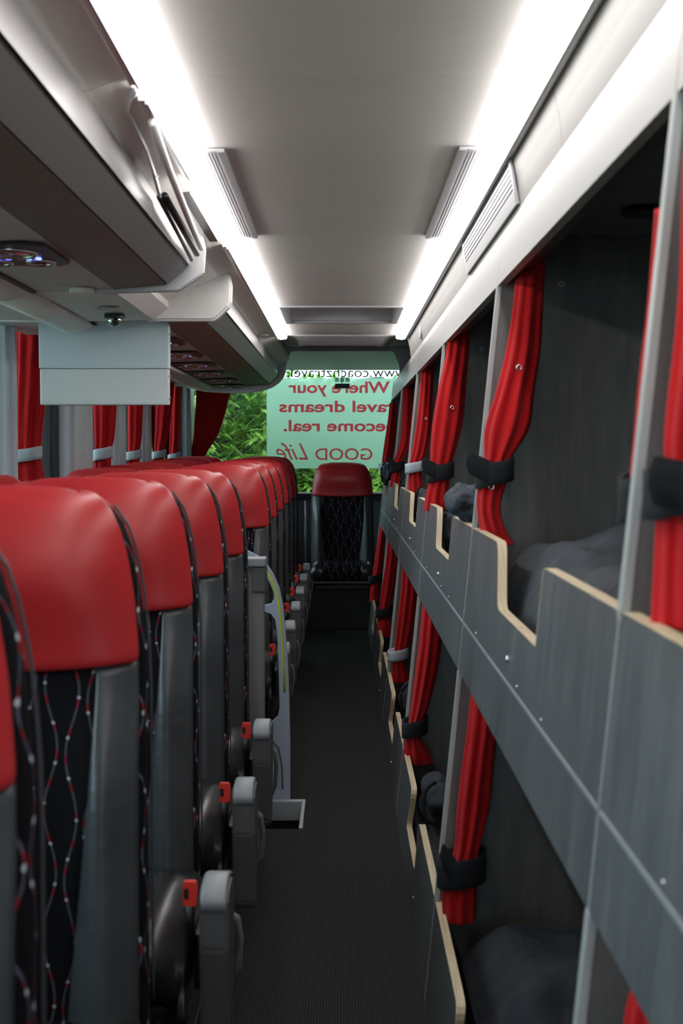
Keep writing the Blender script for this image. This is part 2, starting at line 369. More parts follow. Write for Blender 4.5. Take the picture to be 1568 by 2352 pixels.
# ------------------------------------------------------------------ outside: ground and hedges
bm = B(); box(bm, -30, 30, -30, 40, -1.25, -1.2); o = struct('ground', bm, M['ground'])
def hedge(name, label, x0, x1, y, z0, z1, n, seed, axis='y', depth=.5, size=.12):
    rng = random.Random(seed); bm = B()
    def P(a, b, d):
        bulge = .35*noise.noise(Vector((a*.9, b*.9, seed)))+.16*noise.noise(Vector((a*3, b*3, seed)))
        dd = d+bulge
        return Vector((a, y-dd, b)) if axis == 'y' else Vector((y+dd, a, b))
    for _ in range(n):
        a = rng.uniform(x0, x1); b = z0+(z1-z0)*rng.random()
        top = z1-.25+.3*noise.noise(Vector((a*1.5, 3.3, seed)))
        if b > top: continue
        d = rng.random()**.6*depth; c = P(a, b, d); s = size*rng.uniform(.6, 1.3)
        # a drooping spray: a spine with leaflets either side
        ang = rng.uniform(-1.1, 1.1); dirv = Vector((math.sin(ang), -rng.uniform(.1, .8), rng.uniform(-.5, .8))).normalized()
        if axis != 'y': dirv = Vector((-dirv.y, dirv.x, dirv.z))
        side = dirv.cross(Vector((rng.uniform(-.5, .5), rng.uniform(-.5, .5), 1))).normalized()
        for k in range(5):
            t = k/5; q = c+dirv*s*t+Vector((0, 0, -s*.35*t*t))
            for sg in (-1, 1):
                tip = q+(side*sg*.42*(1-t*.6)+dirv*.35)*s+Vector((0, 0, -s*.12))
                wv = dirv*s*.10
                f = [bm.verts.new(q-wv), bm.verts.new(tip), bm.verts.new(q+wv*1.4)]; bm.faces.new(f)
    root = thing(name, label, 'hedge', ((x0+x1)/2, y, z0) if axis == 'y' else (y, (x0+x1)/2, z0))
    o = obj('foliage', bm, M['leaf'], root)
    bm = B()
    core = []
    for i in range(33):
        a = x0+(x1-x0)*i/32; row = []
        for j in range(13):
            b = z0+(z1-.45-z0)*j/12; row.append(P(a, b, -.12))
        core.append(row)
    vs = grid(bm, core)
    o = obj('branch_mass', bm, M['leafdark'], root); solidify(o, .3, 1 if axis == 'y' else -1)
hedge('conifer_hedge', 'bright green conifer hedge seen through the rear window', -2.4, 1.6, 14.6, -1.2, 2.60, 18000, 3, depth=.6, size=.11)
hedge('garden_hedge', 'green hedge standing outside the left side windows', 4, 17, -5.2, -1.2, 1.7, 8000, 5, axis='x', depth=.5, size=.22)

# ------------------------------------------------------------------ ceiling light strips, rails, vents, hatch
for side in (-1, 1):
    nm = 'left' if side < 0 else 'right'
    for i, (a, b) in enumerate(zip([-.9]+J[1:], J[1:])):
        pr = [(side*.318, CEIL), (side*.320, CEIL-.020), (side*.326, CEIL-.026), (side*.358, CEIL-.030), (side*.364, CEIL-.026), (side*.366, CEIL)]
        bm = B(); ext_y(bm, pr, a+.002, b-.002)
        o = obj('ceiling_light', bm, M['light']); tag(o, 'glowing white ceiling light strip along the %s side, %s from the camera' % (nm, ORD[i]), 'light', '%s ceiling light strips' % nm)
    segs = [(-.9, 7.66)] if side > 0 else [(-.9, 2.42), (2.52, 3.22), (4.28, 7.66)]
    for i, (a, b) in enumerate(segs):
        root = thing('curtain_rail' if False else 'ceiling_rail', ('grey metal rail beside the right ceiling lights' if side > 0 else
              'grey metal rail beside the left ceiling lights, %s section' % ['nearest', 'middle short', 'farthest'][i]), 'rail', (side*.377, a, CEIL-.03))
        bm = B(); box(bm, min(side*.368, side*.374), max(side*.368, side*.374), a, b, CEIL-.034, CEIL-.004); obj('rail_lip', bm, M['vent'], root)
        bm = B(); box(bm, min(side*.374, side*.388), max(side*.374, side*.388), a, b, CEIL-.028, CEIL-.006, .003); obj('rail_channel', bm, M['alu'], root)
def louvre(label, pts, y0, y1, nsl):                  # pts: (x,z) inner and outer ends of the face
    (xa, za), (xb, zb) = pts; d = Vector((xb-xa, 0, zb-za)); nrm = Vector((d.z, 0, -d.x)).normalized()
    if nrm.z > 0: nrm = -nrm
    root = thing('ceiling_vent', label, 'vent', ((xa+xb)/2, (y0+y1)/2, (za+zb)/2))
    def bar(bm, t0, t1, ya, yb, h0, h1):
        A = Vector((xa, 0, za)); c = [A+d*t0+nrm*h0, A+d*t1+nrm*h0, A+d*t1+nrm*h1, A+d*t0+nrm*h1]
        ext_y(bm, [(p.x, p.z) for p in c], ya, yb)
    bm = B(); bar(bm, 0, 1, y0, y1, 0, .002); obj('backing', bm, M['ventdark'], root)
    bm = B(); bar(bm, 0, .26, y0, y1, .002, .010); bar(bm, .95, 1, y0, y1, .002, .008); bar(bm, .26, .95, y0, y0+.02, .002, .008); bar(bm, .26, .95, y1-.02, y1, .002, .008); obj('frame', bm, M['vent'], root)
    for k in range(nsl):
        t = .28+.66*k/nsl; bm = B(); bar(bm, t, t+.66/nsl*.62, y0+.02, y1-.02, .002, .007); obj('slat', bm, M['vent'], root)
louvre('grey louvred air vent in the ceiling left of the centre panel', [(-.268, CEIL), (-.328, CEIL)], 3.02, 4.22, 5)
louvre('grey louvred air vent in the ceiling right of the centre panel', [(.268, CEIL), (.328, CEIL)], 3.00, 4.22, 5)
louvre('grey louvred air vent on the steep panel above the bunk fascia', [(.4065, CZ+.570), (.3885, CZ+.672)], 3.00, 4.18, 6)
# roof hatch
root = thing('roof_hatch', 'recessed grey roof hatch near the rear of the ceiling', 'hatch', (0, 6.58, CEIL))
bm = B()
for x0, x1, y0, y1 in ((-.295, .295, 6.20, 6.235), (-.295, .295, 6.935, 6.97), (-.295, -.262, 6.235, 6.935), (.262, .295, 6.235, 6.935)): box(bm, x0, x1, y0, y1, CEIL-.010, CEIL+.005, .003)
obj('frame', bm, M['vent'], root)
bm = B(); box(bm, -.285, -.27, 6.22, 6.95, CEIL+.005, CEIL+.12); box(bm, .27, .285, 6.22, 6.95, CEIL+.005, CEIL+.12); box(bm, -.27, .27, 6.935, 6.95, CEIL+.005, CEIL+.12); box(bm, -.27, .27, 6.22, 6.235, CEIL+.005, CEIL+.12); obj('recess_wall', bm, M['hood'], root)
bm = B(); box(bm, -.27, .27, 6.235, 6.935, CEIL+.10, CEIL+.115); obj('hatch_lid', bm, M['vent'], root)
bm = B(); disc(bm, (-.447, 7.3, CZ+.655), .042, .010); tag(obj('ceiling_speaker', bm, M['vent']), 'round grey ceiling speaker left of the left light strip end', 'speaker')
bm = B(); disc(bm, (.393, 6.6, CZ+.612), .035, .008, 'x'); tag(obj('ceiling_speaker', bm, M['vent']), 'round grey speaker right of the right light strip end', 'speaker')

# ------------------------------------------------------------------ luggage racks on the left
def rack(label, y0, y1, near):
    root = thing('luggage_rack', label, 'luggage rack', (-.7, y0, CZ+.5))
    h = lambda v: CZ+v
    bm = B(); ext_y(bm, [(-.93, h(.495)), (-.69, h(.500)), (-.69, h(.53)), (-1.32, h(.53)), (-1.32, h(.50))], y0, y1); obj('underside_panel', bm, M['underside'], root)
    bm = B(); ext_y(bm, [(-.688, h(.500)), (-.532, h(.514)), (-.54, h(.53)), (-.688, h(.53))], y0, y1); obj('lower_panel', bm, M['racklow'], root)
    bm = B(); ext_y(bm, [(-.528, h(.516)), (-.470, h(.566)), (-.480, h(.575)), (-.536, h(.53))], y0, y1); obj('front_panel', bm, M['rackdark'], root)
    bm = B(); ext_y(bm, [(-.474, h(.568)), (-.467, h(.577)), (-.477, h(.59)), (-.487, h(.58))], y0, y1); obj('gap_shade_strip', bm, M['black'], root)  # black strip painted in as the shade of the gap below the lid
    bm = B(); ext_y(bm, [(-.462, h(.573)), (-.467, h(.654)), (-.474, h(.654)), (-.472, h(.585))], y0, y1); obj('lid_edge', bm, M['fascia'], root)
    bm = B(); rows = []
    for t in range(13):                         # moulding that curves down to the window
        a = t/12; x = -.945-.36*a; z = .497-.020*math.sin(PI*min(1, a*2.2))+.2*max(0, a-.35)
        rows.append([(x, y0, h(z)), (x, y1, h(z))])
    grid(bm, rows); o = obj('window_cove', bm, M['cream'], root, True); solidify(o, .012, -1)
    bm = B(); box(bm, -.947, -.929, y0, y1, h(.488), h(.50)); obj('groove', bm, M['black'], root)
    return root
r1 = rack('near overhead luggage rack on the left with open lid arm', -1.2, 4.0, True)
r2 = rack('far overhead luggage rack on the left above the rear seats', 4.96, 9.68, False)
bm = B(); ext_y(bm, [(-.72, CZ+.490), (-.497, CZ+.497), (-.420, CZ+.548), (-.414, CZ+.625), (-.424, CZ+.665), (-.445, CZ+.675), (-.9, CZ+.60), (-.9, CZ+.50)], 4.0, 4.035)
bmesh.ops.bevel(bm, geom=bm.edges[:], offset=.004, segments=2, affect='EDGES'); obj('end_cap', bm, M['hood'], r1)
# lid arm, strut
pts = [W(p, q, Y) for p, q, Y in ((312, 205, 2.44), (296, 222, 2.50), (292, 250, 2.60), (312, 290, 2.72), (333, 335, 2.85), (350, 385, 3.0), (362, 430, 3.13), (372, 470, 3.3))]
bm = B(); tube(bm, pts, [.008, .011, .011, .010, .009, .009, .010, .008], 8, .5); arm = obj('lid_arm', bm, M['alu'], r1, True)
for p, q, Y in ((318, 300, 2.74), (340, 350, 2.88), (358, 405, 3.04)):
    bm = B(); v = W(p, q, Y); disc(bm, (v.x+.003, v.y-.006, v.z), .003, .004, 'y', 12); obj('rivet', bm, M['steel'], arm)
bm = B(); tube(bm, [W(364, 452, 3.2), W(440, 597, 3.92)], .0055, 10); obj('gas_strut', bm, M['black'], r1, True)
bm = B(); tube(bm, [W(378, 450, 3.22), W(452, 582, 3.92)], .010, 10); obj('lid_hinge', bm, M['black'], r1, True)
bm = B(); tube(bm, [W(350, 280, 2.62), W(384, 380, 2.92), W(432, 500, 3.5), W(462, 570, 3.95)], .009, 10); obj('lid_rim', bm, M['white'], r1, True)
bm = B(); box(bm, -.447, -.392, 3.42, 4.2, CZ+.676, CZ+.684, .002); o = obj('rail_cover', bm, M['greyplastic']); tag(o, 'dark grey cover plate in the gap of the left ceiling rail', 'cover plate')
# middle section between the racks
root = thing('rack_bridge', 'beige moulded section joining the two luggage racks', 'panel', (-.7, 4.5, CZ+.5))
bm = B(); ext_y(bm, [(-.93, CZ+.495), (-.70, CZ+.500), (-.645, CZ+.545), (-.645, CZ+.66), (-1.3, CZ+.60), (-1.3, CZ+.50)], 4.036, 4.90); obj('housing', bm, M['beige'], root)
pl = [(-.724, .498), (-.479, .498), (-.462, .508), (-.420, .548), (-.412, .57), (-.410, .63), (-.418, .67), (-.43, .682), (-.70, .66)]
bm = B(); ext_y(bm, [(x, CZ+z) for x, z in pl], 4.90, 4.955); bmesh.ops.bevel(bm, geom=[e for e in bm.edges if all(abs(v.co.y-4.9) < 1e-4 for v in e.verts)], offset=.008, segments=3, affect='EDGES'); obj('end_panel', bm, M['beige'], root)
bm = B(); rows = []
for t in range(13):
    a = t/12; x = -.945-.36*a; z = .497-.020*math.sin(PI*min(1, a*2.2))+.2*max(0, a-.35); rows.append([(x, 4.0, CZ+z), (x, 4.96, CZ+z)])
grid(bm, rows); o = obj('window_cove', bm, M['cream'], root, True); solidify(o, .012, -1)

# service units in the rack underside
def service(y, label, lit=True):
    z = CZ+.4945; root = thing('service_unit', label, 'service panel', (-.80, y, z))
    bm = B()
    pts = [(-.112, -.17), (.06, -.19), (.108, -.16), (.112, .12), (.08, .17), (-.112, .15)]
    prism(bm, pts, lambda p: (-.81+p[0], y+p[1], z), lambda p: (-.81+p[0], y+p[1], z-.006)); obj('unit_plate', bm, M['black'], root)
    bm = B(); torus(bm, (-.80, y-.065, z-.008), .058, .006, 'z', 28, 8, 1.1); disc(bm, (-.80, y-.065, z-.010), .045, .004, 'z', 20, 1); obj('speaker_ring', bm, M['steel'], root, True)
    for dx in (-.062, .045):
        bm = B(); torus(bm, (-.81+dx, y+.085, z-.008), .034, .006, 'z', 20, 8, 1.1); obj('air_nozzle', bm, M['steel'], root, True)
    for dx in (-.05, -.02, .03, .055):
        bm = B(); box(bm, -.81+dx-.006, -.81+dx+.006, y+.012, y+.028, z-.010, z-.005); obj('button_light', bm, M['blue_led'], root)
for i, y in enumerate((2.52, 3.26)):
    service(y, 'black reading lamp and air nozzle unit under the near rack, %s' % ['nearest the camera', 'in front of the screen'][i])
fy = [5.75, 6.50, 7.25, 8.00, 8.75, 9.45]
for i, y in enumerate(fy): service(y, 'black reading lamp and air nozzle unit under the far rack, %s beyond the screen' % ORD[i])
bm = B(); v = W(188, 678, 3.95); disc(bm, (v.x, v.y, CZ+.482), .038, .014, 'z'); o = obj('round_speaker', bm, M['white']); tag(o, 'white round speaker disc under the rack in front of the screen', 'lamp')  # plain white disc of a round speaker, gives no light
bm = B(); v = W(248, 712, 4.45); disc(bm, (v.x, v.y, CZ+.488), .036, .008, 'z'); o = obj('round_cover', bm, M['vent']); tag(o, 'small grey round cover just in front of the dome camera', 'cover')
v = W(263, 722, 4.66); root = thing('dome_camera', 'small dome camera hanging above the screen housing', 'camera', (v.x, v.y, CZ+.495))
bm = B(); disc(bm, (v.x, v.y, CZ+.482), .036, .012, 'z'); obj('base_plate', bm, M['black'], root)
bm = B(); bmesh.ops.create_uvsphere(bm, u_segments=20, v_segments=12, radius=.024); bmesh.ops.translate(bm, verts=bm.verts, vec=(v.x, v.y, CZ+.475)); obj('dome', bm, M['steel'], root, True)
bm = B(); bmesh.ops.create_uvsphere(bm, u_segments=14, v_segments=10, radius=.012); bmesh.ops.translate(bm, verts=bm.verts, vec=(v.x+.006, v.y-.016, CZ+.470)); obj('lens', bm, M['black'], root, True)

# hanging screen
YT = 5.0; a = W(88, 740, YT); b = W(387, 847, YT); c = W(385, 930, YT)
root = thing('hanging_screen', 'light grey fold-down screen housing hanging below the left rack', 'screen', ((a.x+b.x)/2, YT+.03, a.z))
bm = B(); box(bm, a.x, b.x, YT, YT+.06, b.z+.001, a.z, .004); up = obj('upper_housing', bm, M['tv'], root)
bm = B(); box(bm, a.x+.003, b.x-.002, YT+.001, YT+.06, c.z, b.z, .006); lo = obj('lower_housing', bm, M['tv2'], root)
p, q = W(110, 716, YT), W(350, 739, YT); bm = B(); box(bm, p.x, q.x, YT+.012, YT+.07, q.z-.003, CZ+.494); obj('mounting_box', bm, M['tv'], root)
for zz in (.86, .35, .08):
    bm = B(); z = c.z+(a.z-c.z)*zz; disc(bm, (b.x-.001, YT+.02, z), .004, .006, 'x', 10); obj('screw', bm, M['steel'], root)

# ------------------------------------------------------------------ bunks on the right
POSTS = [-.20, 1.55, 3.30, 5.05, 6.80, 8.55, 10.30]
ZT, ZS, ZB, ZN = CZ-.187, CZ-.427, CZ-.549, CZ-.317       # upper guard: top, seam, bottom, notch
LT, LN = CZ-1.14, CZ-1.287                                # lower guard: top, notch
def fillet(pts, rad, n=5):
    out = []
    for i, (p, r) in enumerate(zip(pts, rad)):
        if not r: out.append(p); continue
        P = Vector(p); A = Vector(pts[i-1]); C = Vector(pts[(i+1) % len(pts)]); a = (A-P).normalized(); c = (C-P).normalized()
        s = P+a*r; e = P+c*r
        for k in range(n+1):
            t = k/n; q = s*(1-t)**2+P*2*t*(1-t)+e*t*t; out.append((q.x, q.y))
    return out
def guard(kind, ya, yb, label, grp):
    g = .010; ya += g; yb -= g
    if kind == 'upper': zt, zb, zn = ZT, ZS+.002, ZN; top = [(yb, zt), (yb-.53, zt), (yb-.63, zn), (yb-1.15, zn), (yb-1.15, zt), (ya, zt)]; rad = [.012, .035, .03, .0, .02, .012]
    else: zt, zb, zn = LT, .004, LN; top = [(yb, zt), (yb-.65, zt), (yb-.57, zn), (yb-1.05, zn), (yb-1.05, zt), (ya, zt)]; rad = [.012, .06, .03, .02, .02, .012]
    full = [(ya, zb), (yb, zb)]+top; pts = fillet(full, [0, 0]+rad)
    root = thing('bunk_guard_panel', label, 'bunk panel', (FX(zb), (ya+yb)/2, zb), grp)
    bm = B(); prism(bm, pts, lambda p: (FX(p[1]), p[0], p[1]), lambda p: (FX(p[1])+.018, p[0], p[1])); obj('board', bm, M['laminate'], root)
    tp = pts[2:]; bm = B(); off = []
    for i, p in enumerate(tp):
        d = (Vector(tp[min(i+1, len(tp)-1)])-Vector(tp[max(i-1, 0)])); nn = Vector((d.y, -d.x)).normalized()
        off.append((p[0]+nn.x*-.0006 if False else p[0]+nn.x*(.0007), p[1]+nn.y*.0007, p))
    rows = [[(FX(z)-.0006, y, z-.0), (FX(z)+.003, y, z), (FX(z)+.0186, y, z)] for y, z, _ in off]
    grid(bm, rows); o = obj('plywood_edge', bm, M['ply'], root); solidify(o, .0015, 0)
    if kind == 'upper':
        bm = B(); prism(bm, [(ya, ZB), (yb, ZB), (yb, ZS-.002), (ya, ZS-.002)], lambda p: (FX(p[1]), p[0], p[1]), lambda p: (FX(p[1])+.018, p[0], p[1])); obj('lower_board', bm, M['laminate'], root)
        bm = B(); prism(bm, [(ya, ZS-.003), (yb, ZS-.003), (yb, ZS+.003), (ya, ZS+.003)], lambda p: (FX(p[1])+.0006 if False else FX(p[1])-.001, p[0], p[1]), lambda p: (FX(p[1])+.01, p[0], p[1])); obj('seam_strip', bm, M['alu'], root)
        st = [(yb-.85, CZ-.385, .0065), (yb-1.0, CZ-.410, .003), (yb-1.28, CZ-.412, .003), (yb-.3, CZ-.412, .003)]
    else: st = [(yb-1.12, CZ-1.35, .006)]
    for y, z, r in st:
        bm = B(); bmesh.ops.create_uvsphere(bm, u_segments=14, v_segments=8, radius=r)
        for v in bm.verts: v.co.x *= .6; v.co += Vector((FX(z)-r*.2, y, z))
        obj('stud', bm, M['steel'], root, True)
names = ['nearest bay, cut by the frame edge', 'second bay from the camera', 'third bay from the camera', 'fourth bay from the camera', 'fifth bay from the camera', 'farthest bay by the rear window']
for i in range(6):
    guard('upper', POSTS[i], POSTS[i+1], 'grey wood-grain upper bunk guard with notched plywood edge, %s' % names[i], 'upper bunk guards')
    guard('lower', POSTS[i], POSTS[i+1], 'grey wood-grain lower bunk guard at floor level, %s' % names[i], 'lower bunk guards')
for i, y in enumerate(POSTS[1:]+[]):
    root = thing('bunk_partition', 'grey upright partition board with pale front edge, %s from the camera' % ORD[i], 'partition', (FX(0), y, 0), 'bunk partitions')
    bm = B(); box(bm, 0, 1, y-.009, y+.009, 0, 1.96)
    for v in bm.verts:
        v.co.x = FX(v.co.z)+.0095 if v.co.x < .5 else RW
    obj('board', bm, M['postlam'], root)
    TZ = lambda p, q, w0, w1, f, bk, m_, nm: obj(nm, prism(B(), [(y+w0, p), (y+w1, p), (y+w1, q), (y+w0, q)], lambda v: (FX(v[1])+f, v[0], v[1]), lambda v: (FX(v[1])+bk, v[0], v[1])), m_, root)
    TZ(LT, ZB, -.0112, .0095, -.0015, .0095, M['trimgrey'], 'edge_trim'); TZ(ZT, CZ+.421, -.0112, .0095, -.0015, .0095, M['trimgrey'], 'edge_trim')
    for p, q in ((.004, LT), (ZB, ZT)):
        TZ(p, q, -.0085, .0085, .0004, .0095, M['laminate'], 'joint_filler'); TZ(p, q, -.002, .002, -.0008, .0003, M['trimgrey'], 'joint_strip')
    if i in (1, 2):
        px, py = ((1290, 653), (1106, 802))[i-1]; v = W(px, py, y-.01)
        bm = B(); torus(bm, (v.x, y-.012, v.z), .006, .0025, 'y', 16, 6); obj('screw_cap', bm, M['vent'], root)
for i in range(6):
    ya, yb = POSTS[i]+.002, POSTS[i+1]-.002
    root = thing('bunk_fascia', 'pale fascia board above the upper bunks, %s' % names[i], 'fascia board', (FX(CZ+.5), ya, CZ+.42), 'bunk fascias')
    f = lambda h: CZ+h
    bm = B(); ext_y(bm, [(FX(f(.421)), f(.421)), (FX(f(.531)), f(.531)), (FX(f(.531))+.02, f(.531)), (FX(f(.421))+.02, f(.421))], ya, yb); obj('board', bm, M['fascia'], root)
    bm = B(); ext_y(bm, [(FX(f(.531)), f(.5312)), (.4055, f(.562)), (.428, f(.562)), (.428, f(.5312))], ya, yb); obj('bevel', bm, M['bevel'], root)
    # curtain track behind the fascia
    bm = B(); box(bm, .425, .455, ya+.02, yb-.02, f(.44), f(.465), .003); obj('curtain_track', bm, M['black'], root)
bm = B(); box(bm, .43, RW, Y0, 10.3, CZ+.56, CZ+.58); struct('ceiling.005', bm, M['bunkgrey'])
bm = B(); disc(bm, W(1478, 540, 3.0)+Vector((0, 0, 0)), .05, .01, 'z')
for v in bm.verts: v.co.z += (CZ+.545)-W(1478, 540, 3.0).z
o = obj('bunk_reading_light', bm, M['black']); tag(o, 'round black reading light on the ceiling of the upper bunk', 'light')
# slabs carrying upper beds
for i in range(6):
    ya, yb = POSTS[i]+.012, POSTS[i+1]-.012
    for lvl, z0 in (('upper', CZ-.53), ('lower', .03)):
        root = thing('bunk_bed', 'bunk base and dark mattress in the %s bunk, %s' % (lvl, names[i]), 'bunk bed', (.7, (ya+yb)/2, z0), '%s bunk beds' % lvl)
        x0 = FX(z0+.1)+.03
        bm = B(); box(bm, x0-.01, RW-.01, ya, yb, z0, z0+.02); obj('base_board', bm, M['postlam'], root)
        bm = B(); box(bm, x0, RW-.02, ya+.01, yb-.01, z0+.02, z0+.11 if lvl == 'upper' else z0+.10, .02, 3); obj('mattress', bm, M['duvet'], root, True)
def duvet(label, x0, x1, y0, y1, z0, z1, seed, name='folded_duvet', grp=None, fold=True):
    bm = B(); nx, ny = 26, 44; rows = []
    def H(u, v):
        e = min(1, min(u, 1-u)*7)**.5*min(1, min(v, 1-v)*8)**.5
        f = .5+.5*noise.noise(Vector((u*3, v*4, seed)))+.30*abs(noise.noise(Vector((u*5+3, v*9, seed+4))))
        st = (.62 if (fold and .35 < v < .62) else 1.0)
        rd = 1-abs(noise.noise(Vector((u*4+.5*v, v*11+2*noise.noise(Vector((u*3, v*3, seed+2))), seed+7))))*2
        return e*(.60+.34*f+.09*max(0, rd))*st
    for j in range(ny+1):
        v = j/ny; row = []
        for i in range(nx+1):
            u = i/nx; row.append((x0+(x1-x0)*u+.008*noise.noise(Vector((v*9, u*4, seed+9))), y0+(y1-y0)*v, z0+(z1-z0)*H(u, v)))
        rows.append(row)
    vs = grid(bm, rows)
    lo = [[bm.verts.new((x0+(x1-x0)*i/nx, y0+(y1-y0)*j/ny, z0)) for i in range(nx+1)] for j in range(ny+1)]
    for j in range(ny):
        for i in range(nx): bm.faces.new((lo[j][i], lo[j+1][i], lo[j+1][i+1], lo[j][i+1]))
    bmesh.ops.remove_doubles(bm, verts=bm.verts, dist=1e-5)
    o = obj(name, bm, M['duvet'], None, True); subsurf(o, 1); return tag(o, label, 'bedding', grp)
for i in range(6):
    ya, yb = POSTS[i]+.03, POSTS[i+1]-.03
    if i == 1: continue
    duvet('dark blue-grey folded bedding on the upper bunk, %s' % names[i], FX(1.1)+(.16 if i in (2, 3, 4) else .035), 1.08, ya+.1, yb-.1, ZN-.085, CZ-.19, i*3+1, grp='upper bunk bedding')
duvet('dark blue-grey folded bedding heaped behind the large notch of the second bay', FX(1.1)+.03, 1.08, 1.66, 3.18, ZN-.09, CZ-.125, 11, grp='upper bunk bedding', fold=False)
for i in range(1, 6):
    ya, yb = POSTS[i]+.03, POSTS[i+1]-.03
    duvet('black bedding on the lower bunk, %s' % names[i], FX(.2)+(.24 if i in (2, 3) else .05), 1.08, ya+.05, yb-.01, .131, .335, i*5+2, grp='lower bunk bedding')

# bedding sacks
def sack(label, c, r, seed, tilt=0, straps=True):
    root = thing('bedding_sack', label, 'bag', c)
    bm = B(); bmesh.ops.create_icosphere(bm, subdivisions=4, radius=1)
    for v in bm.verts:
        p = v.co.copy(); k = 1+.26*noise.noise(p*1.5+Vector((seed, 0, 0)))-.16*abs(noise.noise(p*3.2+Vector((0, seed, 0))))
        up = max(0, p.z); k *= 1-.25*up**2
        fold = .05*math.sin(math.atan2(p.y, p.x)*7+seed)*max(0, abs(p.z)-.1)
        v.co = Vector((p.x*r[0]*(k+fold), p.y*r[1]*(k+fold), p.z*r[2]*k))
    R_ = Matrix.Rotation(tilt, 4, 'Y'); bmesh.ops.transform(bm, matrix=Matrix.Translation(c) @ R_, verts=bm.verts)
    obj('sack_body', bm, M['bag'], root, True)
    if straps:
        bm = B(); pts = []
        for k in range(13):
            a = PI*(.15+.75*k/12); pts.append(Vector(c)+Vector((-r[0]*1.02*math.sin(a), -r[1]*.5+.02*math.sin(a*2), r[2]*1.05*math.cos(a))))
        tube(bm, pts, .006, 8, 1.8); obj('strap', bm, M['velcro'], root, True)
sack('dark blue-grey drawstring sack resting on the third bay guard', (.342, 3.62, 1.285), (.052, .15, .062), 2, .15, False)
c = W(1018, 1215, 3.95); sack('navy cloth bundle filling the notch of the third bay guard', (FX(1.1)+.092, 4.66, 1.15), (.056, .27, .095), 5, 0, True)
c = W(883, 1090, 9.15); sack('small dark sack hanging at the farthest upper bunk post', (FX(1.3)+.00, 9.5, 1.27), (.052, .12, .085), 8, 0)
sack('dark bundle at the fourth bay upper notch', (FX(1.1)+.092, 6.42, 1.16), (.056, .24, .105), 12, 0)
sack('dark bundle at the fifth bay upper notch', (FX(1.1)+.092, 8.16, 1.17), (.056, .24, .11), 14, 0)
sack('black sack on the lower bunk of the third bay', (FX(.25)+.12, 4.45, .235), (.085, .22, .075), 21, 0)
sack('black sack on the lower bunk of the fourth bay', (FX(.25)+.115, 6.2, .25), (.075, .20, .085), 23, 0)

# ------------------------------------------------------------------ curtains
def catmull(L, t):
    n = len(L)-1; x = t*n; i = min(int(x), n-1); u = x-i
    p0, p1, p2, p3 = L[max(i-1, 0)], L[i], L[i+1], L[min(i+2, n)]
    return tuple(.5*((2*b)+(-a+c)*u+(2*a-5*b+4*c-d)*u*u+(-a+3*b-3*c+d)*u**3) for a, b, c, d in zip(p0, p1, p2, p3))
def curtain(label, lv, Y, thick, tie=None, seed=0, pleats=6, group=None, axis='x', tiecol='velcro', tab=None, grom=(), rows_=56, amp=.22):
    """lv: list of (left px, right px, py) at depth Y for each level"""
    L = []
    for l, r, py in lv:
        a, b = W(l, py, Y), W(r, py, Y); L.append(((a.x+b.x)/2, (b.x-a.x)/2, a.z))
    bm = B(); rows = []; N = 96
    zt, zb = L[0][2], L[-1][2]
    for j in range(rows_+1):
        cx, hw, z = catmull(L, j/rows_); hw = max(hw, .012); tk = thick*(.75+.25*hw/L[0][1]); row = []
        for k in range(N):
            th = 2*PI*k/N; ph = seed+.6*noise.noise(Vector((z*2.2, seed, 0)))
            mod = 1+amp*math.sin(pleats*2*th+ph)*(.6+.4*noise.noise(Vector((z*3, th, seed))))+.06*noise.noise(Vector((math.cos(th)*3, math.sin(th)*3+z*7, seed)))
            row.append((cx+hw*math.cos(th)*(1+(mod-1)*.45), Y+tk*math.sin(th)*mod, z))
        rows.append(row)
    vs = grid(bm, rows, True); bm.faces.new(vs[0][::-1]); bm.faces.new(vs[-1])
    zc = (zt+zb)/2; root = thing('curtain', label, 'curtain', (L[0][0], Y, zt), group)
    obj('curtain_cloth', bm, M['curtain'], root, True)
    if tie:
        l, r, p1, p2 = tie; a, b = W(l, p1, Y), W(r, p2, Y); cx = (a.x+b.x)/2; hw = (b.x-a.x)/2+.004; bm = B(); rws = []
        q1, q2 = (tab[2] if tab and len(tab) > 2 else 0), 0
        for s in range(4):
            z = a.z+(b.z-a.z)*s/3; rws.append([(cx+hw*math.copysign(abs(math.cos(2*PI*k/40))**.7, math.cos(2*PI*k/40)), Y-.002+(thick*.95+.012)*math.sin(2*PI*k/40), z+.012*(-math.cos(2*PI*k/40))*(-1)*(1 if not q1 else q1)) for k in range(40)])
        grid(bm, rws, True); o = obj('tieback', bm, M[tiecol], root, True); solidify(o, .006, 1)
        o['label'] = 'black velcro tieback strap' if tiecol == 'velcro' else 'grey velcro tieback strap'
        if tab:
            x, y_, *_ = tab; e = W(x, y_, Y-thick-.015); s0 = Vector((cx-hw*.3, Y-thick-.012, (a.z+b.z)/2)); hgt = abs(a.z-b.z)/2
            bm = B(); rws = []
            for k in range(9):
                t = k/8; p = s0.lerp(e, t); hh = hgt*(1 if t < .8 else math.sqrt(max(.1, 1-((t-.8)/.2)**2)))
                rws.append([(p.x, p.y, p.z+hh), (p.x, p.y, p.z), (p.x, p.y, p.z-hh)])
            grid(bm, rws); o2 = obj('strap_tab', bm, M[tiecol], o, True); solidify(o2, .005, 0)
    for px, py in grom:
        v = W(px, py, Y-thick*1.15); bm = B(); torus(bm, v, .006, .0022, 'y', 16, 6); obj('grommet', bm, M['steel'], root, True)
    return root
G = 'red curtains of the upper bunks'; GL = 'red curtains of the lower bunks'; GW = 'red window curtains'
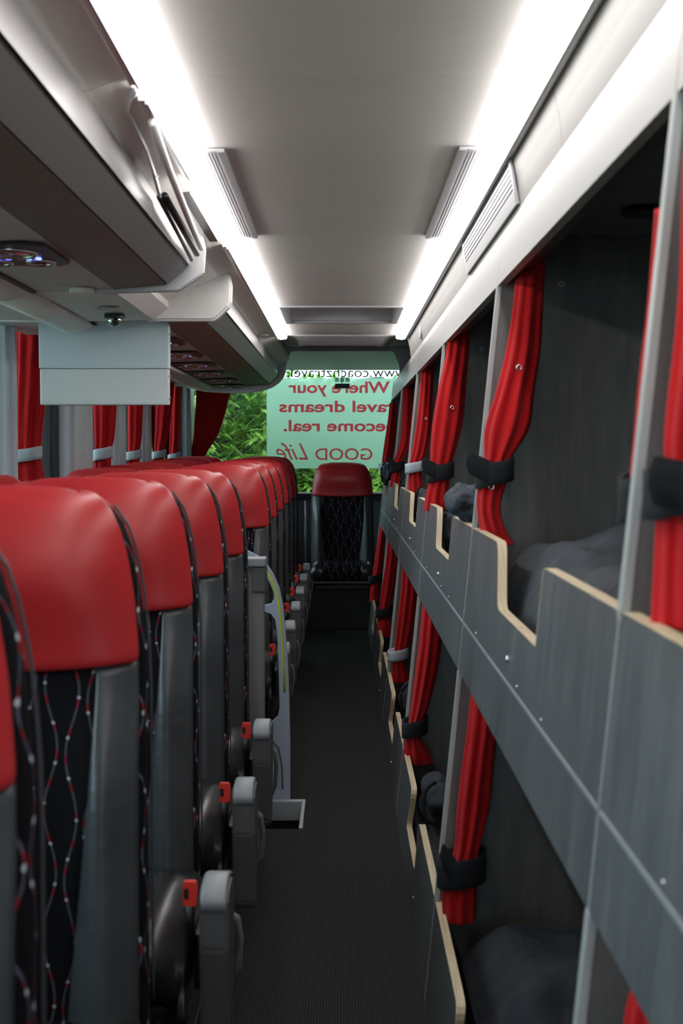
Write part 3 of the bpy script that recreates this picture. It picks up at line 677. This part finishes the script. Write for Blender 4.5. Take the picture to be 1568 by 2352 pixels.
curtain('red upper bunk curtain at the second post, swept into a tail on the bed', [(1188, 1252, 560), (1182, 1246, 680), (1165, 1240, 800), (1140, 1225, 900), (1115, 1212, 985), (1112, 1168, 1060), (1100, 1160, 1110), (1096, 1148, 1165), (1104, 1160, 1215), (1110, 1180, 1250)], 3.2, .045,
        (1100, 1170, 1060, 1112), 1.1, 4, G, tiecol='velcro', tab=(1070, 1060), grom=((1192, 844), (1128, 1118)))
curtain('wide red curtain at the right frame edge, in front of the nearest bay', [(1575, 1720, 350), (1560, 1710, 700), (1530, 1690, 1000), (1535, 1640, 1110), (1512, 1640, 1180), (1505, 1640, 1300), (1500, 1650, 1440)], 1.44, .04,
        (1500, 1650, 1060, 1170), 2.0, 5, G, tab=(1487, 1100))
curtain('sliver of red curtain showing left of the nearest post', [(1508, 1590, 480), (1490, 1575, 700), (1472, 1545, 850), (1458, 1520, 1000), (1450, 1500, 1110), (1470, 1510, 1180), (1475, 1510, 1300)], 1.68, .03,
        (1440, 1510, 1080, 1180), 2.6, 3, G)
curtain('red upper bunk curtain at the third post with metal grommet', [(1030, 1078, 760), (1024, 1075, 820), (1008, 1068, 890), (996, 1062, 960), (990, 1050, 1020), (988, 1035, 1070), (985, 1030, 1110), (978, 1028, 1140), (974, 1028, 1172)], 4.93, .05,
        (985, 1036, 1066, 1102), 3.2, 4, G, tab=(968, 1066), grom=((1038, 936),))
curtain('red upper bunk curtain at the fourth post with grey strap', [(968, 996, 840), (964, 994, 900), (955, 990, 980), (947, 982, 1030), (941, 972, 1060), (939, 966, 1085), (936, 976, 1136)], 6.70, .05,
        (934, 972, 1061, 1084), 4.2, 4, G, tiecol='velcrogrey', grom=((978, 962),))
curtain('red upper bunk curtain at the fifth post, bunched above its strap', [(926, 948, 885), (924, 946, 930), (920, 944, 1000), (914, 940, 1030), (904, 926, 1058), (900, 920, 1085), (894, 918, 1118)], 8.45, .05,
        (898, 924, 1062, 1082), 5.2, 3, G, tab=(890, 1054))
curtain('red upper bunk curtain at the farthest post beside the rear window', [(895, 911, 925), (890, 909, 970), (882, 905, 1020), (877, 899, 1060), (876, 896, 1090)], 10.2, .04,
        (872, 900, 1062, 1076), 6.2, 3, G, tiecol='velcrogrey')
curtain('red lower bunk curtain at the second post with thick black strap', [(1086, 1150, 1540), (1075, 1142, 1660), (1062, 1132, 1760), (1050, 1122, 1860), (1043, 1100, 1950), (1022, 1092, 2010), (1016, 1092, 2060), (1018, 1090, 2110)], 3.2, .045,
        (1012, 1106, 1960, 2024), 7.1, 4, GL, tab=(1012, 1962))
curtain('red lower bunk curtain at the nearest post, cut by the frame', [(1490, 1640, 2080), (1470, 1600, 2200), (1440, 1580, 2330), (1430, 1560, 2450)], 1.45, .03, None, 8.3, 5, GL)
curtain('red lower bunk curtain at the third post flaring below a black strap', [(972, 1018, 1380), (966, 1015, 1450), (955, 1004, 1540), (944, 984, 1620), (938, 968, 1660), (932, 966, 1690), (928, 984, 1725), (926, 994, 1750)], 4.93, .05,
        (928, 976, 1650, 1686), 9.1, 4, GL)
curtain('red lower bunk curtain at the fourth post with grey strap', [(924, 962, 1300), (920, 958, 1360), (912, 950, 1430), (906, 938, 1490), (902, 930, 1520), (898, 940, 1566)], 6.70, .05,
        (894, 934, 1490, 1514), 10.4, 4, GL, tiecol='velcrogrey')
curtain('red lower bunk curtain at the fifth post, dark strap below', [(890, 914, 1240), (884, 911, 1300), (876, 904, 1350), (870, 894, 1400), (866, 896, 1430), (864, 900, 1462)], 8.45, .05,
        (866, 900, 1395, 1415), 11.3, 3, GL)
curtain('red lower bunk curtain at the farthest post beside the single seat', [(872, 886, 1210), (864, 882, 1260), (856, 878, 1310), (850, 872, 1350), (848, 870, 1382)], 10.2, .04,
        (848, 874, 1320, 1338), 12.3, 3, GL)
# left windows
curtain('long red window curtain left of the hanging screen', [(38, 118, 722), (38, 114, 780), (38, 108, 860), (36, 98, 960), (36, 90, 1040), (34, 94, 1070), (32, 108, 1130)], 5.55, .045, (35, 91, 1031, 1060), 13.1, 4, GW, tiecol='velcrogrey')
curtain('red window curtain second beyond the hanging screen edge, with pale rounded strap', [(215, 268, 838), (216, 266, 930), (218, 262, 1000), (218, 254, 1045), (216, 256, 1110)], 7.1, .05, (218, 254, 1030, 1056), 14.2, 4, GW, tiecol='velcrogrey')
curtain('narrow red window curtain, third from the left', [(294, 330, 862), (294, 328, 930), (294, 325, 1000), (294, 320, 1045), (292, 322, 1100)], 8.2, .05, (292, 322, 1036, 1056), 15.2, 3, GW, tiecol='velcrogrey')
curtain('red window curtain fourth from the left, slanting to its strap', [(362, 402, 868), (360, 398, 910), (356, 390, 980), (353, 378, 1040), (350, 378, 1080)], 9.15, .05, (351, 378, 1036, 1053), 16.2, 3, GW, tiecol='velcrogrey')
curtain('thin red curtain on the last side window before the grey corner', [(392, 418, 880), (391, 416, 930), (390, 414, 1000), (389, 410, 1045), (389, 412, 1080)], 10.2, .05, (388, 411, 1042, 1058), 17.2, 3, GW, tiecol='velcrogrey')
curtain('dark red curtain swept across the left end of the rear window', [(452, 545, 880), (452, 528, 905), (450, 515, 950), (446, 498, 1000), (440, 474, 1040), (436, 462, 1070)], 11.42, .05, None, 18.2, 5, GW)

# ------------------------------------------------------------------ seats
HW = [(0, .118), (.006, .145), (.015, .164), (.03, .180), (.06, .196), (.10, .208), (.16, .219), (.24, .227), (.32, .230), (.85, .235)]
T0, C0 = 1.35, .555
def yfront(u, s):
    y = -.09*s
    y += .045*math.exp(-s/.012)+.012*math.exp(-s/.05)
    y -= .030*math.exp(-((s-.12)/.09)**2)*(1-abs(u)**2.4)
    r = smooth01(.26, .48, s)
    au = abs(u); y -= .045*r*math.exp(-((au-.80)/.17)**2)
    y += .030*au**7
    return y
def ub(s): return interp([(.25, .74), (.45, .70), (.8, .55)], s)
def make_seat(kind):
    root = thing('coach_seat', 'seat', 'seat')
    T, Cc = T0, C0; smax = T-Cc+.06
    sbot = lambda u: .262+.012*(1-u*u)
    NU = 29
    us = [-1+2*i/(NU-1) for i in range(NU)]
    bm = B(); rows = []
    for s, y in ((.075, .104), (.045, .102), (.02, .094), (.006, .078), (0, .060)):
        rows.append([(u*(interp(HW, s)+.001), y-.02*abs(u)**6*(s < .03), T-s+.004*(1-u*u)) for u in us])
    for k in range(19):
        t = k/18
        rows.append([(u*interp(HW, .004+(sbot(u)-.004)*t**1.4), yfront(u, .002+(sbot(u)-.002)*t**1.4), T-(.002+(sbot(u)-.002)*t**1.4)+(.004*(1-u*u) if k == 0 else 0)) for u in us])
    grid(bm, rows); o = obj('headrest_cover', bm, M['redleather'], root, True); solidify(o, .010, -1); subsurf(o, 1)
    def strip(name, mat, ua, uc, nu, lab=None):
        bm = B(); rows = []
        for k in range(31):
            t = k/30; row = []
            for i in range(nu+1):
                f = i/nu
                s = .258+(smax-.258)*t; a, c = ua(s), uc(s); u = a+(c-a)*f
                s = sbot(u)-.004+(smax-sbot(u)+.004)*t
                row.append((u*interp(HW, s), yfront(u, s)+.002, T-s))
            rows.append(row)
        grid(bm, rows); o = obj(name, bm, mat, root, True); solidify(o, .010, -1); return o
    strip('backrest_panel', M['fabric'], lambda s: -ub(s), ub, 14)
    strip('side_bolster', M['greyleather'], lambda s: -1, lambda s: -ub(s), 10)
    strip('side_bolster', M['greyleather'], ub, lambda s: 1, 10)
    # shell: sides and back
    bm = B(); rows = []
    for k in range(27):
        t = k/26; s = .012+(smax+.08-.012)*t; hw = interp(HW, s)+.001; y0 = yfront(1, s)+.012; yb_ = .105-.06*s; f = min(1, (s-.006)/.05); hb = hw-.012
        row = [(hw-.004, y0-.006, T-s), (hw+.003, y0+.006, T-s), (hw+.006, (y0+yb_)/2, T-s), (hw+.001, yb_-.012, T-s), (hw-.014, yb_, T-s)]
        rows.append(row+[(0, yb_+.008*f, T-s)]+[(-x, y, z) for x, y, z in row[::-1]])
    vs = grid(bm, rows); bm.faces.new(vs[0]); bm.faces.new(vs[-1][::-1])
    obj('backrest_shell', bm, M['fabricside'], root, True)
    # piping round the side
    for sg in (-1, 1):
        bm = B(); tube(bm, [(sg*(interp(HW, s)+.007), (.105-.06*s)-.006, T-s) for s in [.02+.8*i/24 for i in range(25)]], .0025, 6); obj('piping', bm, M['piping'], root, True)
    # cushion
    prof = [(-.05, Cc-.005), (-.14, Cc+.0), (-.26, Cc+.006), (-.36, Cc+.006), (-.42, Cc-.004), (-.455, Cc-.026), (-.472, Cc-.06), (-.468, Cc-.10), (-.45, Cc-.135), (-.40, Cc-.15)]
    def cush(name, mat, u0, u1, nu, sidewall=0):
        bm = B(); rows = []
        for y, z in prof:
            row = []
            for i in range(nu+1):
                u = u0+(u1-u0)*i/nu; au = abs(u); dz = -.035*au**8+.012*math.exp(-((au-.82)/.15)**2)
                xx = u*.232 if (u < .6 or kind != 'aisle') else .139+(u-.6)/.4*.118
                row.append((xx, y+.02*au**8*(y < -.40), z+dz))
            if sidewall > 0: xe = row[-1][0]; row += [(xe+.004, y, min(z-.05, Cc-.06)), (xe, y, Cc-.15)]
            if sidewall < 0: row = [(-.232, y, Cc-.15), (-.236, y, min(z-.05, Cc-.06))]+row
            rows.append(row)
        grid(bm, rows); o = obj(name, bm, mat, root, True); solidify(o, .01, -1); return o
    cush('cushion_panel', M['fabric'], -.6, .6, 12); cush('cushion_bolster', M['blackleather'], .6, 1, 8, 1); cush('cushion_bolster', M['blackleather'], -1, -.6, 8, -1)
    bm = B(); box(bm, -.225, .225, -.44, .03, Cc-.17, Cc-.14, .01); box(bm, -.2, .2, -.40, .0, Cc-.21, Cc-.17, .008); obj('seat_pan', bm, M['black'], root)
    bm = B(); box(bm, -.17, -.13, -.33, -.02, .02, Cc-.2, .006); box(bm, -.19, -.11, -.38, .03, 0, .02, .004); obj('leg', bm, M['black'], root)
    if kind == 'aisle':
        bm = B(); box(bm, .13, .16, -.33, -.02, .02, Cc-.2, .006); box(bm, .11, .19, -.38, .03, 0, .02, .004); obj('leg', bm, M['black'], root)
        ax0, ax1 = .283, .337
        bm = B(); pts = [(-.37, .325), (-.355, .305), (-.335, .305), (-.30, .34), (-.26, .49), (-.255, .57), (-.27, .602), (-.31, .614), (-.375, .610), (-.395, .59), (-.397, .50)]
        prism(bm, pts, lambda p: (ax0, p[0], p[1]), lambda p: (ax1, p[0], p[1])); bmesh.ops.bevel(bm, geom=bm.edges[:], offset=.006, segments=2, affect='EDGES')
        ar = obj('armrest', bm, M['greyplastic'], root)
        bm = B(); rr = [(-.400, .575), (-.399, .595), (-.377, .615), (-.33, .621), (-.30, .617), (-.26, .605)]
        grid(bm, [[(ax0+.003, y, z-.003), (ax0+.008, y, z), (ax1-.008, y, z), (ax1-.003, y, z-.003)] for y, z in rr]); o = obj('armrest_pad', bm, M['capgrey'], ar, True); solidify(o, .006, -1)
        bm = B(); tube(bm, [(.322, -.25, .52), (.340, -.23, .50), (.344, -.20, .45), (.338, -.17, .38), (.32, -.14, .31)], [.006, .008, .008, .007, .005], 8, .8); obj('recline_lever', bm, M['capgrey'], root, True)
        bm = B(); box(bm, .262, .281, -.30, -.02, Cc-.17, Cc-.06, .006); obj('side_cover', bm, M['black'], root)
        bk0 = B(); prism(bk0, [(-.013, 0), (.013, 0), (.014, .035), (.012, .048), (-.012, .048), (-.014, .035)], lambda p: (.262+p[0], -.357, .567+p[1]), lambda p: (.262+p[0], -.343, .567+p[1]))
        bmesh.ops.bevel(bk0, geom=bk0.edges[:], offset=.002, segments=2, affect='EDGES'); bk = obj('buckle', bk0, M['buckle'], root)
        bm = B(); box(bm, .251, .260, -.3585, -.3565, .583, .602); obj('buckle_slot', bm, M['black'], bk)
        bm = B(); tube(bm, [(.262, -.33, .48), (.262, -.345, .53), (.262, -.35, .57)], .008, 8, 1.4); obj('buckle_stalk', bm, M['black'], root, True)
    return root
aisle = make_seat('aisle'); plain = make_seat('window')
XA = -.307-.238
rowsY = [1.25, 2.02, 2.76, 3.49, 4.20, 5.79, 6.47, 7.20, 7.93, 8.66, 9.38]
def place(proto, x, y, dz, rz, label, grp, used=set()):
    r = proto if proto.name not in used else copy_tree(proto); used.add(proto.name) if r is proto else None
    r.location = (x, y, dz); r.rotation_euler = (0, 0, rz); r['label'] = label; r['group'] = grp; return r
for i, y in enumerate(rowsY):
    dz = interp([(4.2, -.002), (5.72, .0), (9.38, .032)], y)
    place(aisle, XA+(-.006 if 4 < i else 0), y, dz, 0, 'aisle-side seat with red headrest, %s in its row from the camera' % ORD[i]+(', behind the grab rail' if i == 5 else ''), 'aisle seats')
for i, y in enumerate(rowsY):
    if i in (0, 1, 2, 4): continue
    dz = interp([(4.2, -.002), (5.72, -.015), (9.38, .032)], y)
    place(plain, XA-.502, y+.02, dz, 0, 'window-side coach seat with red headrest, %s' % ('nearest one visible at the left edge' if i == 3 else ORD[i-4]+' beyond the gap, by the left windows'), 'window seats')
far = place(plain, .006, 10.84, -.02, 0, 'single coach seat facing forward alone at the end of the aisle', 'rear aisle seat')
far.scale = (1.09, 1, 1)
del far['group']
for o_ in (aisle, plain): pass
bm = B(); v = W(703, 1150, 10.5); tube(bm, [(v.x, 10.5, v.z), (v.x+.002, 10.5, v.z-.15), (v.x+.002, 10.49, v.z-.27), (v.x+.0, 10.49, v.z-.31), (v.x, 10.49, .372)], [.014, .015, .019, .012, .010], 12, 1.0)
o = obj('raised_armrest', bm, M['greyplastic'], None, True); tag(o, 'grey upright armrest standing left of the single rear seat', 'armrest')

# ------------------------------------------------------------------ stairwell partition and grab rail
root = thing('stair_partition', 'taupe partition wall with pale top cap behind the fifth seat row', 'partition', (-.5, 4.55, 0))
bm = B(); box(bm, -1.28, -.268, 4.52, 4.56, .02, 1.02, .006); obj('panel', bm, M['taupe'], root)
bm = B(); box(bm, -1.28, -.262, 4.50, 4.60, 1.02, 1.05, .006); obj('top_cap', bm, M['capgrey'], root)
bm = B(); box(bm, -.31, -.264, 4.51, 4.64, .93, 1.019, .006); obj('end_block', bm, M['greyplastic'], root)
YH = 5.272
def hp(px, py): v = W(px, py, YH); return (v.x, v.z)
root = thing('grab_rail', 'grey-blue moulded grab rail panel with yellow-green stripe by the stairwell', 'grab rail', (hp(655, 1820)[0], YH, 0))
outer = [hp(*p) for p in ((560, 1262), (585, 1274), (606, 1290), (625, 1316), (641, 1352), (649, 1390), (654, 1440), (659, 1500), (662, 1560), (664, 1620), (666, 1700), (666, 1780), (666, 1820))]
leftx = hp(560, 1500)[0]
h1 = [hp(*p) for p in ((570, 1290), (588, 1292), (604, 1312), (620, 1340), (629, 1362), (629, 1376), (621, 1388), (606, 1392), (570, 1392))]
h2 = [hp(*p) for p in ((570, 1404), (606, 1404), (622, 1410), (632, 1424), (636, 1450), (639, 1500), (641, 1580), (642, 1625), (637, 1648), (622, 1662), (600, 1664), (570, 1664))]
bm = B(); rows_f = []
def polyframe(bm, segs, y0, y1):
    for s in segs: ext_y(bm, s, y0, y1)
lx = hp(560, 1300)[0]
# build the panel as bands between the outer edge and the holes
def band(bm, A, Bp, y0, y1):
    n = len(A); va = [[bm.verts.new((p[0], y, p[1])) for p in A] for y in (y0, y1)]; vb = [[bm.verts.new((p[0], y, p[1])) for p in Bp] for y in (y0, y1)]
    for i in range(n-1):
        bm.faces.new((va[0][i], va[0][i+1], vb[0][i+1], vb[0][i])); bm.faces.new((va[1][i], vb[1][i], vb[1][i+1], va[1][i+1]))
        bm.faces.new((va[0][i], va[1][i], va[1][i+1], va[0][i+1])); bm.faces.new((vb[0][i], vb[0][i+1], vb[1][i+1], vb[1][i]))
def resample(P, n):
    P = [Vector(p) for p in P]; L = [0]
    for a, b in zip(P, P[1:]): L.append(L[-1]+(b-a).length)
    out = []
    for k in range(n):
        d = L[-1]*k/(n-1); i = 0
        while i < len(L)-2 and L[i+1] < d: i += 1
        t = (d-L[i])/max(1e-9, L[i+1]-L[i]); out.append(tuple(P[i].lerp(P[i+1], t)))
    return out
o1 = outer[:7]; inn1 = h1[:6]; band(bm, resample(o1, 20), resample(inn1+[hp(632, 1412)], 20), YH, YH+.045)
ext_y(bm, [hp(*p) for p in ((570, 1392), (606, 1392), (621, 1388), (629, 1376), (640, 1400), (632, 1424), (622, 1410), (606, 1404), (570, 1404))], YH+.001, YH+.044)
band(bm, resample(outer[6:10], 16), resample([hp(632, 1412)]+h2[3:8], 16), YH, YH+.045)
low = [outer[9], outer[10], outer[12], (outer[12][0], .001), (hp(590, 1820)[0], .001), hp(590, 1664)]+[h2[10], h2[9], h2[8], h2[7]]
ext_y(bm, low, YH, YH+.045)
obj('rail_panel', bm, M['handrail'], root)
bm = B(); st = [W(*p, YH-.003) for p in ((586, 1288), (603, 1300), (617, 1320), (630, 1348), (639, 1380), (644, 1420), (648, 1480), (651, 1530), (653, 1590))]
tube(bm, st, .0042, 8, 1.0); obj('grip_stripe', bm, M['yellow'], root, True)
bm = B(); st = [W(*p, YH-.002) for p in ((610, 1700), (626, 1702), (640, 1720), (647, 1760), (649, 1812))]; tube(bm, st, .003, 8); obj('moulded_groove', bm, M['greyplastic'], root, True)

# ------------------------------------------------------------------ rear window film and writing
YF = YE+.012
a, b = W(612, 869, YF), W(905, 1076, YF)
root = thing('window_film', 'pale green frosted advertising film on the rear window with mirrored red text', 'window film', ((a.x+b.x)/2, YF, b.z))
bm = B(); box(bm, a.x, .60, YF-.0015, YF+.0015, b.z, a.z)
film_bm = bm
def text(body, mat, px_right, px_left, base_py, cap_px, bold, parent, name, y, shear=0, spacing=1.0):
    """mirrored lettering: starts at px_right and runs to px_left"""
    cu = bpy.data.curves.new('txt', 'FONT'); cu.body = body; cu.offset = bold; cu.size = 1; cu.shear = shear; cu.space_character = spacing; cu.extrude = .004; cu.resolution_u = 6
    o = bpy.data.objects.new('txt', cu); COL.objects.link(o); bpy.context.view_layer.update()
    me = bpy.data.meshes.new_from_object(o.evaluated_get(bpy.context.evaluated_depsgraph_get())); bpy.data.objects.remove(o)
    xs = [v.co.x for v in me.vertices]; x0, x1 = min(xs), max(xs)
    R_, L_ = W(px_right, base_py, y), W(px_left, base_py, y); k = (R_.x-L_.x)/(x1-x0); kz = (cap_px/3000*y)/.69
    for v in me.vertices: v.co = Vector((R_.x-(v.co.x-x0)*k, y+v.co.z*.1, R_.z+v.co.y*kz))
    bm = B(); bm.from_mesh(me)
    if name == 'lettering':
        cb = B(); cb.from_mesh(me); ym = sum(v.co.y for v in cb.verts)/len(cb.verts)
        for v in cb.verts: v.co.y = y+(v.co.y-ym)*40
        CUT.append(cb)
    bpy.data.meshes.remove(me); return obj(name, bm, mat, parent)
CUT = []
yt = YF-.0005
text('Where your', M['lettering'], 895, 662, 902, 25, .022, root, 'lettering', yt)
text('travel dreams', M['lettering'], 926, 641, 946, 25, .022, root, 'lettering', yt)
text('become real.', M['lettering'], 909, 651, 990, 25, .022, root, 'lettering', yt)
text('GOOD', M['lettering'], 855, 724, 1056, 26, .006, root, 'lettering', yt)
text('Life', M['lettering'], 708, 634, 1056, 38, .0, root, 'lettering', yt, .5)
def as_obj(bm):
    bmesh.ops.recalc_face_normals(bm, faces=bm.faces); me = bpy.data.meshes.new('tmp'); bm.to_mesh(me); bm.free(); o = bpy.data.objects.new('tmp', me); COL.objects.link(o); return o
base = as_obj(film_bm)
for cb in CUT:
    bmesh.ops.remove_doubles(cb, verts=cb.verts, dist=1e-6); c_ = as_obj(cb)
    md = base.modifiers.new('b', 'BOOLEAN'); md.operation = 'DIFFERENCE'; md.solver = 'EXACT'; md.use_self = True; md.use_hole_tolerant = True; md.object = c_
bpy.context.view_layer.update()
me = bpy.data.meshes.new_from_object(base.evaluated_get(bpy.context.evaluated_depsgraph_get()))
for x in [o for o in bpy.data.objects if o.name.startswith('tmp')]: bpy.data.objects.remove(x)
me.materials.clear(); link_mesh('film_sheet', me, M['film'], root)
o = text('www.coachztravel.', M['greylettering'], 933, 660, 866, 22, .004, None, 'window_lettering', yt); tag(o, 'mirrored dark web address along the top of the rear window', 'lettering')
bm = B(); p, q = W(769, 881, YE-.14), W(803, 892, YE-.14); root = thing('rear_display', 'small black display box in front of the rear window top', 'display', ((p.x+q.x)/2, YE-.1, q.z))
box(bm, p.x, q.x, YE-.14, YE-.11, q.z, p.z, .002); obj('display_case', bm, M['black'], root)
for k in range(3):
    p, q = W(769+k*12, 867, YE-.12), W(778.5+k*12, 877, YE-.12); bm = B(); box(bm, p.x, q.x, YE-.125, YE-.119, q.z, p.z, .001); t = obj('sticker', bm, M['sticker'], root)
    bm = B(); cx, cz_ = (p.x+q.x)/2, (p.z+q.z)/2; box(bm, cx-.011, cx+.009, YE-.127, YE-.1255, cz_+.006, cz_+.009); box(bm, cx-.011, cx-.008, YE-.127, YE-.1255, cz_-.010, cz_+.006); box(bm, cx-.006, cx+.009, YE-.127, YE-.1255, cz_-.004, cz_-.001); obj('pictogram', bm, M['white'], t)
bm = B(); p = W(785, 860, YE-.12); box(bm, p.x-.004, p.x+.004, YE-.122, YE-.116, W(785, 881, YE-.12).z, CZ+.742); obj('bracket', bm, M['vent'], root)

for o in bpy.data.objects:
    if '_org' in o.keys(): del o['_org']
